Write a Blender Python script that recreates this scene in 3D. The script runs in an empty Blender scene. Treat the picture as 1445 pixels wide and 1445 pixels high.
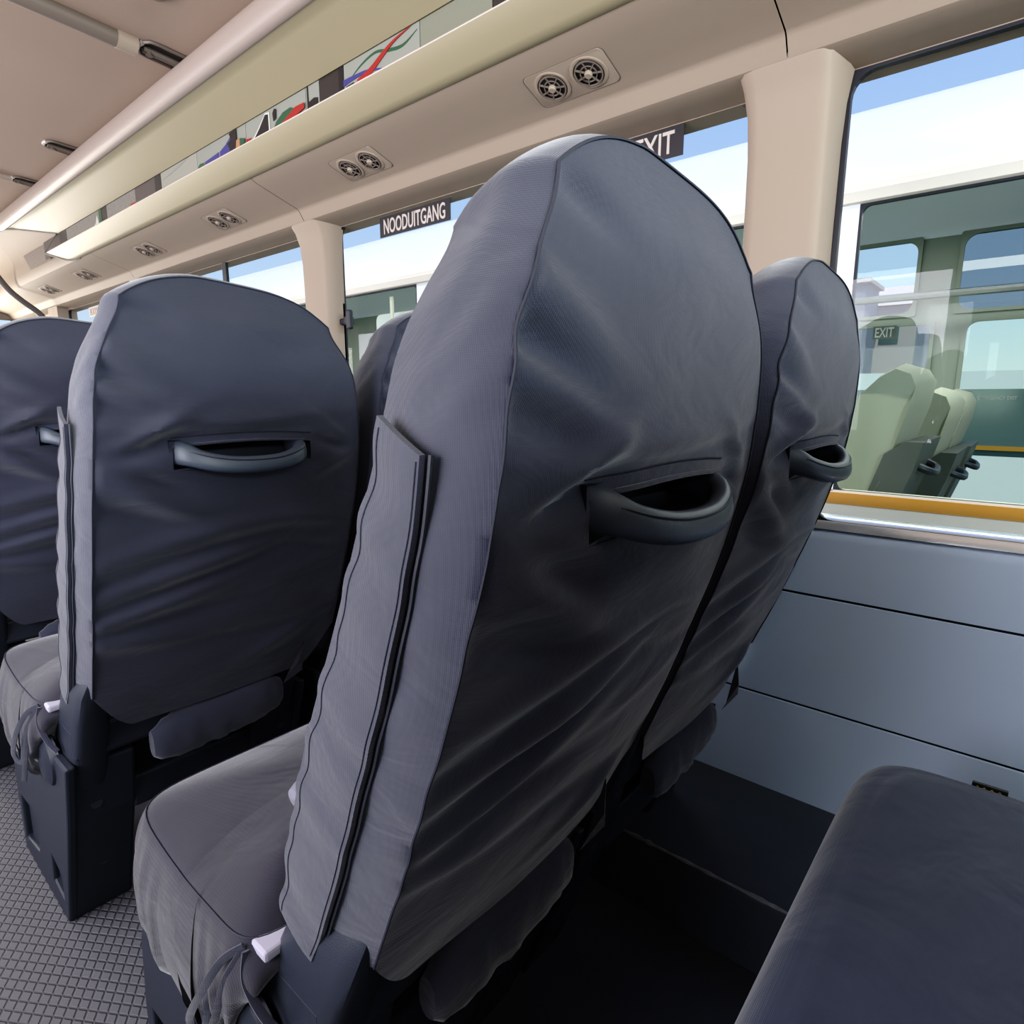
import bpy, bmesh, math, random
from mathutils import Vector, Matrix, noise
random.seed(7)
scene = bpy.context.scene
COL = scene.collection
PI = math.pi
FLOOR = 0.07
ROW = 0.69          # seat pitch
SEATW = 0.45        # lateral seat spacing

# ------------------------------------------------------------------ helpers
def new_obj(name, verts, faces, mat=None, parent=None, smooth=True, origin=None, angle=40):
    """one mesh object; verts in world coordinates, stored relative to origin (or to the parent)"""
    off = Vector((0, 0, 0))
    if parent is not None:
        p = parent
        while p is not None:
            off += p.location
            p = p.parent
    elif origin is not None:
        off = Vector(origin)
    loc = Vector((0, 0, 0))
    if parent is None and origin is not None:
        loc = Vector(origin)
    me = bpy.data.meshes.new(name)
    me.from_pydata([tuple(Vector(v) - off) for v in verts], [], faces)
    me.validate()
    bm = bmesh.new(); bm.from_mesh(me)
    bmesh.ops.recalc_face_normals(bm, faces=bm.faces)
    for f in bm.faces: f.smooth = smooth
    if smooth:
        lim = math.radians(angle)
        for e in bm.edges:
            if len(e.link_faces) == 2 and e.calc_face_angle(0) > lim: e.smooth = False
    bm.to_mesh(me); bm.free()
    if mat:
        for m in (mat if isinstance(mat, (list, tuple)) else [mat]): me.materials.append(m)
    o = bpy.data.objects.new(name, me); COL.objects.link(o)
    o.location = loc
    if parent is not None: o.parent = parent
    return o

class MB:
    def __init__(s): s.v = []; s.f = []
    def add(s, vs, fs):
        k = len(s.v); s.v += [tuple(v) for v in vs]; s.f += [tuple(i + k for i in f) for f in fs]
        return s
    def box(s, x0, x1, y0, y1, z0, z1):
        vs = [(x, y, z) for z in (z0, z1) for y in (y0, y1) for x in (x0, x1)]
        return s.add(vs, [(0, 2, 3, 1), (4, 5, 7, 6), (0, 1, 5, 4), (2, 6, 7, 3), (0, 4, 6, 2), (1, 3, 7, 5)])
    def loft(s, rings, closed=True, cap=True):
        n = len(rings[0]); vs = [p for r in rings for p in r]; fs = []
        for i in range(len(rings) - 1):
            for j in range(n if closed else n - 1):
                k = (j + 1) % n
                fs.append((i * n + j, i * n + k, (i + 1) * n + k, (i + 1) * n + j))
        if cap and closed:
            fs.append(tuple(range(n - 1, -1, -1))); fs.append(tuple((len(rings) - 1) * n + j for j in range(n)))
        return s.add(vs, fs)
    def tube(s, pts, r, n=8, cap=True, sx=1.0):
        pts = [Vector(p) for p in pts]; rings = []
        up = None
        for i, p in enumerate(pts):
            t = (pts[min(i + 1, len(pts) - 1)] - pts[max(i - 1, 0)]).normalized()
            if up is None:
                a = Vector((0, 0, 1)) if abs(t.z) < .9 else Vector((1, 0, 0))
                up = (a - t * a.dot(t)).normalized()
            else:
                up = (up - t * up.dot(t)).normalized()
            b = t.cross(up)
            rr = r[i] if isinstance(r, (list, tuple)) else r
            rings.append([tuple(p + up * math.sin(2 * PI * k / n) * rr + b * math.cos(2 * PI * k / n) * rr * sx) for k in range(n)])
        return s.loft(rings, True, cap)
    def extrude_y(s, prof, y0, y1, closed=False, ny=1, cap=True):
        rings = [[(x, y0 + (y1 - y0) * i / ny, z) for x, z in prof] for i in range(ny + 1)]
        return s.loft(rings, closed, cap)
    def prism_yz(s, poly, x0, x1):
        return s.loft([[(x0, y, z) for y, z in poly], [(x1, y, z) for y, z in poly]])
    def build(s, name, mat=None, parent=None, **k):
        return new_obj(name, s.v, s.f, mat, parent, **k)

def bevel(o, w=.004, seg=2, lim=35):
    m = o.modifiers.new('edge', 'BEVEL'); m.width = w; m.segments = seg; m.limit_method = 'ANGLE'; m.angle_limit = math.radians(lim)
    return o

def spline(pts, n=6):
    P = [Vector(p) for p in pts]; out = []
    for i in range(len(P) - 1):
        a = P[max(i - 1, 0)]; b = P[i]; c = P[i + 1]; d = P[min(i + 2, len(P) - 1)]
        for k in range(n):
            t = k / n
            out.append(.5 * ((2 * b) + (c - a) * t + (2 * a - 5 * b + 4 * c - d) * t * t + (3 * b - a - 3 * c + d) * t ** 3))
    out.append(P[-1]); return out

def table(tab):
    tab = sorted(tab)
    def f(z):
        if z <= tab[0][0]:
            (a, b), (c, d) = tab[0], tab[1]
        elif z >= tab[-1][0]:
            return tab[-1][1]
        else:
            for i in range(len(tab) - 1):
                if tab[i][0] <= z <= tab[i + 1][0]: (a, b), (c, d) = tab[i], tab[i + 1]; break
        return b + (d - b) * (z - a) / (c - a)
    return f

def smooth_table(tab, w=.03):
    f = table(tab)
    return lambda z: sum(f(z + w * k / 3) for k in (-3, -2, -1, 0, 1, 2, 3)) / 7

def thing(name, label, cat, loc=(0, 0, 0), group=None):
    o = bpy.data.objects.new(name, None); COL.objects.link(o); o.location = loc
    o.empty_display_size = .1
    return tag(o, label, cat, group)
def tag(o, label, cat, group=None):
    o['label'] = label; o['category'] = cat
    if group: o['group'] = group
    return o
def struct(o, label=None):
    o['kind'] = 'structure'
    if label: o['label'] = label
    return o
def copy_tree(o, parent=None):
    c = o.copy(); COL.objects.link(c)
    if parent is not None: c.parent = parent
    for ch in list(o.children): copy_tree(ch, c)
    return c

# ------------------------------------------------------------------ materials
def mat(name, col, rough=.6, metal=0, noise_amt=0, noise_scale=8, bump=0, bump_scale=200, sheen=0, spec=.5, col2=None):
    m = bpy.data.materials.new(name); m.use_nodes = True
    nt = m.node_tree; N = nt.nodes; L = nt.links
    b = N['Principled BSDF']
    b.inputs['Base Color'].default_value = (*col, 1); b.inputs['Roughness'].default_value = rough
    b.inputs['Metallic'].default_value = metal; b.inputs['Specular IOR Level'].default_value = spec
    if sheen:
        b.inputs['Sheen Weight'].default_value = sheen; b.inputs['Sheen Roughness'].default_value = .5
    tc = N.new('ShaderNodeTexCoord')
    if noise_amt or col2:
        n = N.new('ShaderNodeTexNoise'); n.inputs['Scale'].default_value = noise_scale; n.inputs['Detail'].default_value = 4
        L.new(tc.outputs['Object'], n.inputs['Vector'])
        mx = N.new('ShaderNodeMix'); mx.data_type = 'RGBA'
        c2 = col2 or tuple(c * (1 - noise_amt) for c in col)
        mx.inputs['A'].default_value = (*col, 1); mx.inputs['B'].default_value = (*c2, 1)
        L.new(n.outputs['Fac'], mx.inputs['Factor']); L.new(mx.outputs['Result'], b.inputs['Base Color'])
    if bump:
        n2 = N.new('ShaderNodeTexNoise'); n2.inputs['Scale'].default_value = bump_scale; n2.inputs['Detail'].default_value = 3
        L.new(tc.outputs['Object'], n2.inputs['Vector'])
        bp = N.new('ShaderNodeBump'); bp.inputs['Strength'].default_value = bump; bp.inputs['Distance'].default_value = .002
        L.new(n2.outputs['Fac'], bp.inputs['Height']); L.new(bp.outputs['Normal'], b.inputs['Normal'])
    return m

def fabric_mat(name, col, col2, sheen=.35):
    """plain canvas: fine crossed weave bump plus soft crumple bump"""
    m = mat(name, col, .8, 0, 0, 5, 0, 0, sheen, .3, col2)
    nt = m.node_tree; N = nt.nodes; L = nt.links; b = N['Principled BSDF']
    tc = N.new('ShaderNodeTexCoord')
    hs = []
    for axis, sc in (('X', 1500), ('Z', 1500), ('Y', 1500)):
        w = N.new('ShaderNodeTexWave'); w.wave_type = 'BANDS'; w.bands_direction = axis; w.inputs['Scale'].default_value = sc / 6.283
        w.inputs['Distortion'].default_value = .3; w.inputs['Detail'].default_value = 0
        L.new(tc.outputs['Object'], w.inputs['Vector']); hs.append(w)
    a = N.new('ShaderNodeMath'); a.operation = 'ADD'; L.new(hs[0].outputs['Fac'], a.inputs[0]); L.new(hs[1].outputs['Fac'], a.inputs[1])
    a2 = N.new('ShaderNodeMath'); a2.operation = 'ADD'; L.new(a.outputs[0], a2.inputs[0]); L.new(hs[2].outputs['Fac'], a2.inputs[1])
    b1 = N.new('ShaderNodeBump'); b1.inputs['Strength'].default_value = .22; b1.inputs['Distance'].default_value = .0005
    L.new(a2.outputs[0], b1.inputs['Height'])
    mp = N.new('ShaderNodeMapping'); mp.inputs['Scale'].default_value = (1, 1, 2.2); L.new(tc.outputs['Object'], mp.inputs['Vector'])
    n = N.new('ShaderNodeTexNoise'); n.inputs['Scale'].default_value = 9; n.inputs['Detail'].default_value = 3; n.inputs['Distortion'].default_value = .6
    L.new(mp.outputs[0], n.inputs['Vector'])
    b2 = N.new('ShaderNodeBump'); b2.inputs['Strength'].default_value = .35; b2.inputs['Distance'].default_value = .012
    L.new(n.outputs['Fac'], b2.inputs['Height']); L.new(b1.outputs['Normal'], b2.inputs['Normal'])
    L.new(b2.outputs['Normal'], b.inputs['Normal'])
    return m

def glass_mat(name, tint, refl=.06, rough=0.0):
    m = bpy.data.materials.new(name); m.use_nodes = True
    nt = m.node_tree; N = nt.nodes; L = nt.links
    N.remove(N['Principled BSDF'])
    t = N.new('ShaderNodeBsdfTransparent'); t.inputs[0].default_value = (*tint, 1)
    g = N.new('ShaderNodeBsdfGlossy'); g.inputs['Color'].default_value = (1, 1, 1, 1); g.inputs['Roughness'].default_value = rough
    lw = N.new('ShaderNodeFresnel'); lw.inputs['IOR'].default_value = 1.45
    mu = N.new('ShaderNodeMath'); mu.operation = 'MULTIPLY'; mu.inputs[1].default_value = refl / .04
    L.new(lw.outputs[0], mu.inputs[0])
    cl = N.new('ShaderNodeClamp'); cl.inputs['Max'].default_value = refl * 2.2; L.new(mu.outputs[0], cl.inputs['Value'])
    mx = N.new('ShaderNodeMixShader'); L.new(cl.outputs[0], mx.inputs['Fac']); L.new(t.outputs[0], mx.inputs[1]); L.new(g.outputs[0], mx.inputs[2])
    L.new(mx.outputs[0], N['Material Output'].inputs['Surface'])
    return m

M = {}
M['cover'] = fabric_mat('seat_cover_canvas', (.041, .044, .064), (.034, .037, .054))
M['cushion'] = fabric_mat('cushion_cover_canvas', (.025, .0243, .034), (.019, .0185, .026))
M['seam'] = mat('seam_thread', (.026, .028, .040), .8)
M['plastic'] = mat('seat_plastic', (.023, .027, .037), .48, bump=.15, bump_scale=900)
M['handle'] = mat('handle_plastic', (.060, .074, .094), .42, bump=.12, bump_scale=1200)
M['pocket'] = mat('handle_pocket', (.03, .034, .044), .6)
M['metal'] = mat('bare_metal', (.55, .56, .58), .3, 1)
M['buckle'] = mat('buckle_grey', (.22, .22, .26), .4)
M['white_tag'] = mat('white_tag', (.42, .40, .48), .5)
M['beige'] = mat('beige_trim', (.305, .240, .182), .62, noise_amt=.05, noise_scale=3, bump=.05, bump_scale=700)
M['ceiling'] = mat('ceiling_cloth', (.325, .238, .180), .85, noise_amt=.06, noise_scale=4, bump=.15, bump_scale=500)
M['rack'] = mat('rack_plastic', (.29, .250, .155), .45, noise_amt=.05, noise_scale=2)
M['rackroll'] = mat('rack_roll_vinyl', (.35, .285, .245), .42, noise_amt=.03, noise_scale=3)
M['rackline'] = mat('rack_edge_white', (.6, .53, .48), .4)
M['gap'] = mat('dark_gap', (.02, .018, .018), .9)
M['wall'] = mat('wall_panel_vinyl', (.60, .72, .90), .55, noise_amt=.06, noise_scale=5, bump=.08, bump_scale=900)
M['sill'] = mat('sill_white', (.95, .95, .95), .22, .65)
M['rubber'] = mat('window_rubber', (.018, .018, .024), .5)
M['arch'] = mat('wheel_arch_rubber', (.060, .070, .088), .5, noise_amt=.3, noise_scale=20)
M['scuff'] = mat('scuffed_edge', (.30, .31, .33), .6, col2=(.06, .066, .075), noise_scale=60)
M['ventplate'] = mat('vent_plate', (.315, .25, .19), .5)
M['ventgrille'] = mat('vent_grille', (.17, .138, .115), .5)
M['ventdark'] = mat('vent_dark', (.025, .02, .017), .7)
M['steel'] = mat('ceiling_rail_steel', (.13, .105, .085), .42, .3)
M['glass'] = glass_mat('window_glass', (.96, .98, .98), .025)
M['tinted'] = glass_mat('tinted_glass', (.88, .94, .89), .010)
M['teal'] = glass_mat('teal_glass', (.88, .985, .88), .010)
M['white_body'] = mat('white_body_paint', (.86, .86, .85), .3, noise_amt=.02, noise_scale=3)
M['cream'] = mat('cream_gutter', (.72, .66, .56), .5)
M['yellow'] = mat('yellow_stripe', (.50, .23, .035), .45)
M['businner'] = mat('bus_inner_lining', (.20, .225, .19), .8)
M['buslining'] = mat('bus_roof_lining', (.70, .77, .86), .8)
M['busseat'] = mat('bus_seat_pale', (.27, .285, .225), .75)
M['busseatback'] = mat('bus_seat_shell', (.07, .075, .07), .6)
M['sticker_black'] = mat('sticker_black', (.02, .018, .02), .5)
M['sticker_white'] = mat('sticker_letters', (.52, .45, .41), .5)
M['asphalt'] = mat('asphalt', (.16, .16, .155), .95, noise_amt=.35, noise_scale=9)
M['bldg'] = mat('pale_plaster', (.55, .47, .46), .9, noise_amt=.05)
M['bldg2'] = mat('grey_plaster', (.36, .34, .38), .9)
M['roof'] = mat('ribbed_roof', (.60, .50, .46), .8)
M['dkglass'] = mat('dark_bus_glass', (.12, .155, .15), .15)

def floor_mat():
    m = mat('coin_rubber_floor', (.165, .165, .175), .55)
    nt = m.node_tree; N = nt.nodes; L = nt.links; b = N['Principled BSDF']
    tc = N.new('ShaderNodeTexCoord')
    ws = []
    for ang in (33, -33):
        mp = N.new('ShaderNodeMapping'); mp.inputs['Rotation'].default_value = (0, 0, math.radians(ang)); L.new(tc.outputs['Object'], mp.inputs['Vector'])
        w = N.new('ShaderNodeTexWave'); w.wave_type = 'BANDS'; w.bands_direction = 'X'; w.wave_profile = 'SIN'
        w.inputs['Scale'].default_value = 20; w.inputs['Distortion'].default_value = 0
        L.new(mp.outputs[0], w.inputs['Vector']); ws.append(w)
    mn = N.new('ShaderNodeMath'); mn.operation = 'MAXIMUM'; L.new(ws[0].outputs['Fac'], mn.inputs[0]); L.new(ws[1].outputs['Fac'], mn.inputs[1])
    cr = N.new('ShaderNodeValToRGB'); cr.color_ramp.elements[0].position = .8; cr.color_ramp.elements[1].position = .97
    cr.color_ramp.elements[0].color = (1, 1, 1, 1); cr.color_ramp.elements[1].color = (0, 0, 0, 1)
    L.new(mn.outputs[0], cr.inputs['Fac'])
    mx = N.new('ShaderNodeMix'); mx.data_type = 'RGBA'; mx.inputs['A'].default_value = (.065, .065, .07, 1); mx.inputs['B'].default_value = (.11, .11, .12, 1)
    L.new(cr.outputs['Color'], mx.inputs['Factor']); L.new(mx.outputs['Result'], b.inputs['Base Color'])
    bp = N.new('ShaderNodeBump'); bp.inputs['Strength'].default_value = .8; bp.inputs['Distance'].default_value = .002
    L.new(cr.outputs['Color'], bp.inputs['Height']); L.new(bp.outputs['Normal'], b.inputs['Normal'])
    return m
M['floor'] = floor_mat()

# ------------------------------------------------------------------ text
def text_mesh(body, size, thick=.0006):
    cu = bpy.data.curves.new('lettering', 'FONT'); cu.body = body; cu.size = size; cu.extrude = thick; cu.resolution_u = 3; cu.offset = .012
    cu.align_x = 'CENTER'; cu.align_y = 'CENTER'
    o = bpy.data.objects.new('lettering_tmp', cu); COL.objects.link(o)
    dg = bpy.context.evaluated_depsgraph_get(); dg.update()
    me = bpy.data.meshes.new_from_object(o.evaluated_get(dg))
    vs = [v.co.copy() for v in me.vertices]; fs = [tuple(p.vertices) for p in me.polygons]
    COL.objects.unlink(o); bpy.data.objects.remove(o); bpy.data.meshes.remove(me)
    return vs, fs
def sign(name, body, X, y_left, y_right, z0, z1, label, cat, pm, tm, group=None, pad=.1, facing=-1, parent=None):
    """flat sticker in the plane X, read by someone looking toward +X (text runs toward -Y)"""
    w = abs(y_left - y_right); h = z1 - z0; yc = (y_left + y_right) / 2; zc = (z0 + z1) / 2
    org = (X, yc, zc)
    poly = [(y_left, z0), (y_right, z0), (y_right, z1), (y_left, z1)]
    b = MB().prism_yz(poly, X - .0006, X + .0006)
    if parent is None:
        p = thing(name, label, cat, org, group)
        b.build('backing', pm, p, smooth=False)
    else:
        p = b.build(name, pm, parent, smooth=False)
    vs, fs = text_mesh(body, 1.0)
    xs = [v.x for v in vs]; ys = [v.y for v in vs]
    sx = w * (1 - pad) / (max(xs) - min(xs)); sy = h * .74 / (max(ys) - min(ys))
    cx = (max(xs) + min(xs)) / 2; cy = (max(ys) + min(ys)) / 2
    V = [(X - .0012 + v.z, yc - (v.x - cx) * sx, zc + (v.y - cy) * sy) for v in vs]
    if parent is None: new_obj('lettering', V, fs, tm, p, smooth=False)
    else: new_obj('lettering', V, fs, tm, parent, smooth=False)
    return p

# ================================================================== SEAT
OX, OY = .455, .50
ORG = Vector((OX, OY, FLOOR))
zr = [(.50, .374), (.609, .329), (.732, .284), (.83, .25), (.913, .229), (.97, .22), (1.035, .217), (1.096, .2155), (1.14, .219), (1.17, .222)]
zf = [(.46, .51), (.514, .492), (.59, .479), (.708, .438), (.848, .375), (.965, .332), (1.019, .320), (1.06, .311), (1.10, .304), (1.17, .295)]
Yr = smooth_table(zr, .035); Yf = smooth_table(zf, .035)
HW = smooth_table([(.4, .210), (.732, .210), (.83, .209), (.913, .206), (.97, .2015), (1.035, .197), (1.075, .188), (1.105, .175), (1.130, .157)], .02)
ZC, UC = 1.130, .157           # upper corner of the outline
def top_z(s):                  # s in -1..1 across the top edge
    return ZC + .037 * (1 - abs(s) ** 3.4)
def bot_z(s):
    a = abs(s)
    return .475 + (.075 * max(0, (a - .72) / .28) ** 1.5)

def folds(u, z):
    """cloth folds on the rear panel, metres toward the viewer behind the seat"""
    d = 0
    a = abs(u) / .2
    def ridge(z0, slope, sig, amp, uc, us, bend=0):
        q = (z - z0 - slope * (u - uc) - bend * (u - uc) ** 2) / sig
        return amp * math.exp(-q * q) * math.exp(-((u - uc) / us) ** 2)
    # folds pulled toward the left and right seams
    for (z0, sl, sg, am, uc, us, bd) in FOLDS: d += ridge(z0, sl, sg * 1.2, am * 1.8, uc, us, bd)
    d += .0055 * noise.noise(Vector((u * 7, z * 12, 2.2)))
    return d
FOLDS = [
 # the pinch at shoulder height on the aisle side
 (1.035, -.45, .012, -.008, -.19, .05, 0), (1.060, -.5, .014, .005, -.17, .06, 0), (1.005, -.55, .016, .005, -.16, .08, 0), (.985, -.35, .012, -.004, -.17, .07, 0),
 (1.115, -.35, .008, -.004, -.13, .035, 0),
 (.965, .05, .010, .0035, -.02, .16, .2), (.952, .05, .008, -.003, -.02, .16, .2),
 # pulls running out from the handle slot corners
 (.955, .55, .012, .007, -.135, .045, 0), (.935, .25, .010, -.008, -.14, .05, 0), (.905, -.25, .013, .006, -.15, .055, 0), (.885, -.55, .014, -.006, -.13, .05, 0),
 (.86, -.5, .016, .006, -.13, .07, 0), (.835, -.35, .014, -.006, -.15, .07, 0),
 (.955, -.6, .010, .005, .14, .04, 0), (.925, -.2, .010, -.006, .155, .04, 0), (.895, .4, .012, .005, .15, .045, 0),
 # long horizontal folds across the lower half
 (.80, .10, .014, .005, -.05, .16, -.6), (.775, .12, .012, -.005, -.02, .2, -.5), (.745, .18, .014, .005, -.08, .13, 0), (.72, .22, .010, -.005, -.08, .16, 0),
 (.69, .18, .012, .005, -.12, .10, 0), (.665, .05, .012, -.004, -.1, .12, 0), (.63, -.2, .014, .005, -.14, .08, 0), (.60, -.1, .012, -.004, 0, .15, 0),
 (.79, -.2, .012, .004, .14, .07, 0), (.74, -.25, .012, -.004, .13, .08, 0), (.70, .15, .012, .004, .1, .09, 0), (.56, .35, .012, .005, .08, .08, 0),
]
SLOT = (-.110, .104, .904, .934)
def coons(nu, nv, ulines=None, vlines=None):
    us = ulines; vs = vlines; P = []
    for v in vs:
        row = []
        for s in us:
            zb = bot_z(s); 
            # left/right boundary runs straight in z, its half width follows HW
            zl0 = bot_z(1); zt = top_z(s)
            z_side = zl0 + (ZC - zl0) * v
            zz = zb * (1 - v) + zt * v + (z_side - (zl0 * (1 - v) + ZC * v)) 
            hw = HW(min(zz, ZC)) if v < 1 else UC
            hwv = HW(z_side) * (1 - v ** 14) + UC * v ** 14
            k_ = min(1, max(0, (zz - 1.02) / .12)); k_ = k_ * k_ * (3 - 2 * k_) * min(1, max(0, (s + .35) / 1.2))
            row.append((s * hwv - .009 * k_ * max(0, s), zz - .015 * k_))
        P.append(row)
    return P

def make_backrest(root):
    # parameter lines, with lines lying on the slot edges
    us = []
    segs = [(-1, SLOT[0] / .205, 20), (SLOT[0] / .205, SLOT[1] / .205, 30), (SLOT[1] / .205, 1, 20)]
    for a, b, n in segs: us += [a + (b - a) * i / n for i in range(n)]
    us.append(1.0)
    NV = 116
    vs = [i / NV for i in range(NV)] + [1.0]
    vs = [v if v < .9 else v for v in vs]
    G = coons(0, 0, us, vs)
    nU, nV = len(us), len(vs)
    V = []; F = []; idx = {}
    def P(u, z, s):
        e = max(0, 1 - abs(s) ** 4)
        bulge = .011 * (1 - s * s) * min(1, max(0, (1.165 - z) / .06))
        edge = min(1, (1 - abs(s)) / .04) 
        tope = min(1, max(0, (top_z(s) - z)) / .02)
        y = Yr(z) - bulge - folds(u, z) * (.25 + .75 * edge) * (.1 + .9 * tope)
        return (OX + u, y, z)
    jslot = [j for j, s in enumerate(us) if SLOT[0] / .205 - 1e-6 <= s <= SLOT[1] / .205 + 1e-6]
    zmid = [G[i][nU // 2][1] for i in range(nV)]
    i0 = min(range(nV), key=lambda i: abs(zmid[i] - SLOT[2])); i1 = min(range(nV), key=lambda i: abs(zmid[i] - SLOT[3]))
    for i in range(nV):
        for j in range(nU):
            u, z = G[i][j]
            if i == i1 and j in jslot:      # bow the upper lip of the slot
                q = (us[j] - (us[jslot[0]] + us[jslot[-1]]) / 2) / ((us[jslot[-1]] - us[jslot[0]]) / 2)
                z += .005 * (1 - q * q)
            V.append(P(u, z, us[j])); idx[i, j] = len(V) - 1
    for i in range(nV - 1):
        for j in range(nU - 1):
            if i0 <= i < i1 and jslot[0] <= j < jslot[-1]: continue
            F.append((idx[i, j], idx[i, j + 1], idx[i + 1, j + 1], idx[i + 1, j]))
    # boundary loop left-bottom -> top -> right-bottom
    loop = [(i, 0) for i in range(nV)] + [(nV - 1, j) for j in range(1, nU)] + [(i, nU - 1) for i in range(nV - 2, -1, -1)]
    ND = 14; prev = [idx[k] for k in loop]
    n = len(loop)
    ctr = Vector((OX, 0, .85))
    seam_pts = [V[idx[k]] for k in loop]
    rings = [prev]
    for d in range(1, ND + 1):
        t = d / ND; ring = []
        for q, k in enumerate(loop):
            x, y, z = V[idx[k]]; u = x - OX
            s = us[k[1]]
            istop = k[0] == nV - 1
            yf = Yf(min(z, 1.15)) if not istop else Yf(1.12)
            bl = math.sin(PI * min(1, t ** .8)) * .009
            
            # front bolster pulls in toward the top front
            if istop:
                cornerish = abs(s) ** 4
                nx, nz = cornerish * .7 * (1 if s > 0 else -1), 1 - .4 * cornerish
            else:
                topish = max(0, (z - 1.05) / (ZC - 1.05)) if z > 1.05 else 0
                nx, nz = (1 if u > 0 else -1), .6 * topish
            fall = .020 * t ** 2.2 * (max(0, (z - 1.02)) / .12 if not istop else 1)
            w = .0016 * math.sin(z * 95 + 9 * t + 3 * noise.noise(Vector((z * 9, t * 2, 1 if u > 0 else 7)))) * math.sin(PI * t) * (.5 + noise.noise(Vector((z * 5, t, 3)))) 
            w += .0025 * noise.noise(Vector((z * 12, t * 3, 4 + (u > 0))))*math.sin(PI*t)
            lowpull = .0
            V.append((x + nx * (bl + w), y + (yf - y) * t, z + nz * (bl) - fall))
            ring.append(len(V) - 1)
        rings.append(ring)
    for d in range(ND):
        for q in range(n - 1):
            F.append((rings[d][q], rings[d + 1][q], rings[d + 1][q + 1], rings[d][q + 1]))
    # front panel: shallow dish between the bolsters
    last = rings[-1]; fl = {}
    for i in range(nV):
        fl[i, 0] = last[i]; fl[i, nU - 1] = last[nV + nU - 2 + (nV - 1 - i)]
    for j in range(nU): fl[nV - 1, j] = last[nV - 1 + j]
    for i in range(nV - 1):
        a = Vector(V[fl[i, 0]]); b = Vector(V[fl[i, nU - 1]])
        top = None
        for j in range(1, nU - 1):
            s = us[j]; q = (s + 1) / 2
            p = a.lerp(b, q)
            v = i / (nV - 1)
            tz = Vector(V[fl[nV - 1, j]]).z - (Vector(V[fl[nV - 1, 0]]).z)
            p.z += tz * v ** 3
            dish = .035 * (1 - abs(s) ** 3) - .012 * math.cos(PI * s) * 0
            crown = .02 * math.sin(PI * v) 
            p.y += -dish * min(1, (1 - v) * 8) + crown * (1 - s * s)
            V.append(tuple(p)); fl[i, j] = len(V) - 1
    for i in range(nV - 1):
        for j in range(nU - 1):
            F.append((fl[i, j], fl[i + 1, j], fl[i + 1, j + 1], fl[i, j + 1]))
    b = new_obj('backrest', V, F, M['cover'], root, angle=50)
    # seam cord round the rear panel
    sp = [Vector(p) for p in seam_pts]
    sp2 = [Vector((p.x, p.y - .0008, p.z)) for p in sp]
    MB().tube(sp2, .0011, 5).build('seam', M['seam'], b)
    # slot stitching above the slot and recess behind it
    zt = SLOT[3]
    pts = []
    for i in range(31):
        u = SLOT[0] + (SLOT[1] - SLOT[0]) * i / 30; q = (i - 15) / 15
        z = zt + .005 * (1 - q * q) + .012
        pts.append((OX + u, Yr(z) - .011 * (1 - (u / .205) ** 2) - folds(u, z) - .0006, z))
    MB().tube(pts, .0009, 4).build('stitching', M['seam'], b)
    lip = [(x, y - .001, z - .012) for x, y, z in pts[2:-2]]
    MB().tube(lip, .0022, 6).build('hem', M['cover'], b)
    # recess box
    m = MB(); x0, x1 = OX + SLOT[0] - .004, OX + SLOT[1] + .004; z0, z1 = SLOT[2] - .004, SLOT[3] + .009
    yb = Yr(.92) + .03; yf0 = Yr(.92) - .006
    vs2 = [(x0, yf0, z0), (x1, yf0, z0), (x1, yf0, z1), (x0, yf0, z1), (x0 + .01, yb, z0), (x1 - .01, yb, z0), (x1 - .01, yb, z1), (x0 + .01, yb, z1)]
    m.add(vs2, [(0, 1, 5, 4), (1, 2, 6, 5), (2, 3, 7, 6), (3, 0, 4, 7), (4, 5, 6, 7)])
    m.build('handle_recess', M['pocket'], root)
    return b

def make_handle(root):
    c = spline([(0.350, 0.250, 0.928), (0.360, 0.222, 0.923), (0.382, 0.204, 0.913), (0.415, 0.194, 0.906), (0.455, 0.190, 0.904), (0.492, 0.192, 0.906), (0.522, 0.200, 0.913), (0.537, 0.216, 0.921), (0.541, 0.250, 0.930)], 6)
    rings = []; gr = []
    n = len(c)
    for i, p in enumerate(c):
        t = (c[min(i + 1, n - 1)] - c[max(i - 1, 0)]).normalized()
        up = Vector((0, .25, 1)); up = (up - t * up.dot(t)).normalized(); b = t.cross(up)
        e = abs(i / (n - 1) - .5) * 2
        h = .0128 + .004 * e ** 3 + (.006 * max(0, 1 - i / 10)); w = .0088 + .003 * e ** 3
        R = []; Q = []
        for k in range(16):
            a = 2 * PI * k / 16; ca, sa = math.cos(a), math.sin(a)
            f = lambda v: math.copysign(abs(v) ** .75, v)
            R.append(tuple(p + up * h * f(sa) + b * w * f(ca)))
        rings.append(R)
    o = MB().loft(rings).build('grab_handle', M['handle'], root)
    # inlaid grip line along the outer face
    line = []
    for i in range(8, n - 6):
        p = c[i]; t = (c[i + 1] - c[i - 1]).normalized(); up = Vector((0, .25, 1)); up = (up - t * up.dot(t)).normalized(); b = t.cross(up)
        s = 1 if b.y < 0 else -1
        line.append(p + b * s * .0086 + up * .0055)
    line = [line[0] - Vector((0, 0, .012))] + line
    MB().tube(line, .0011, 5).build('grip_groove', M['pocket'], o)

def side_x(z, t):      # left side face of the backrest at depth fraction t
    return OX - HW(min(z, ZC)) - math.sin(PI * min(1, t ** .8)) * .009

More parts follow.
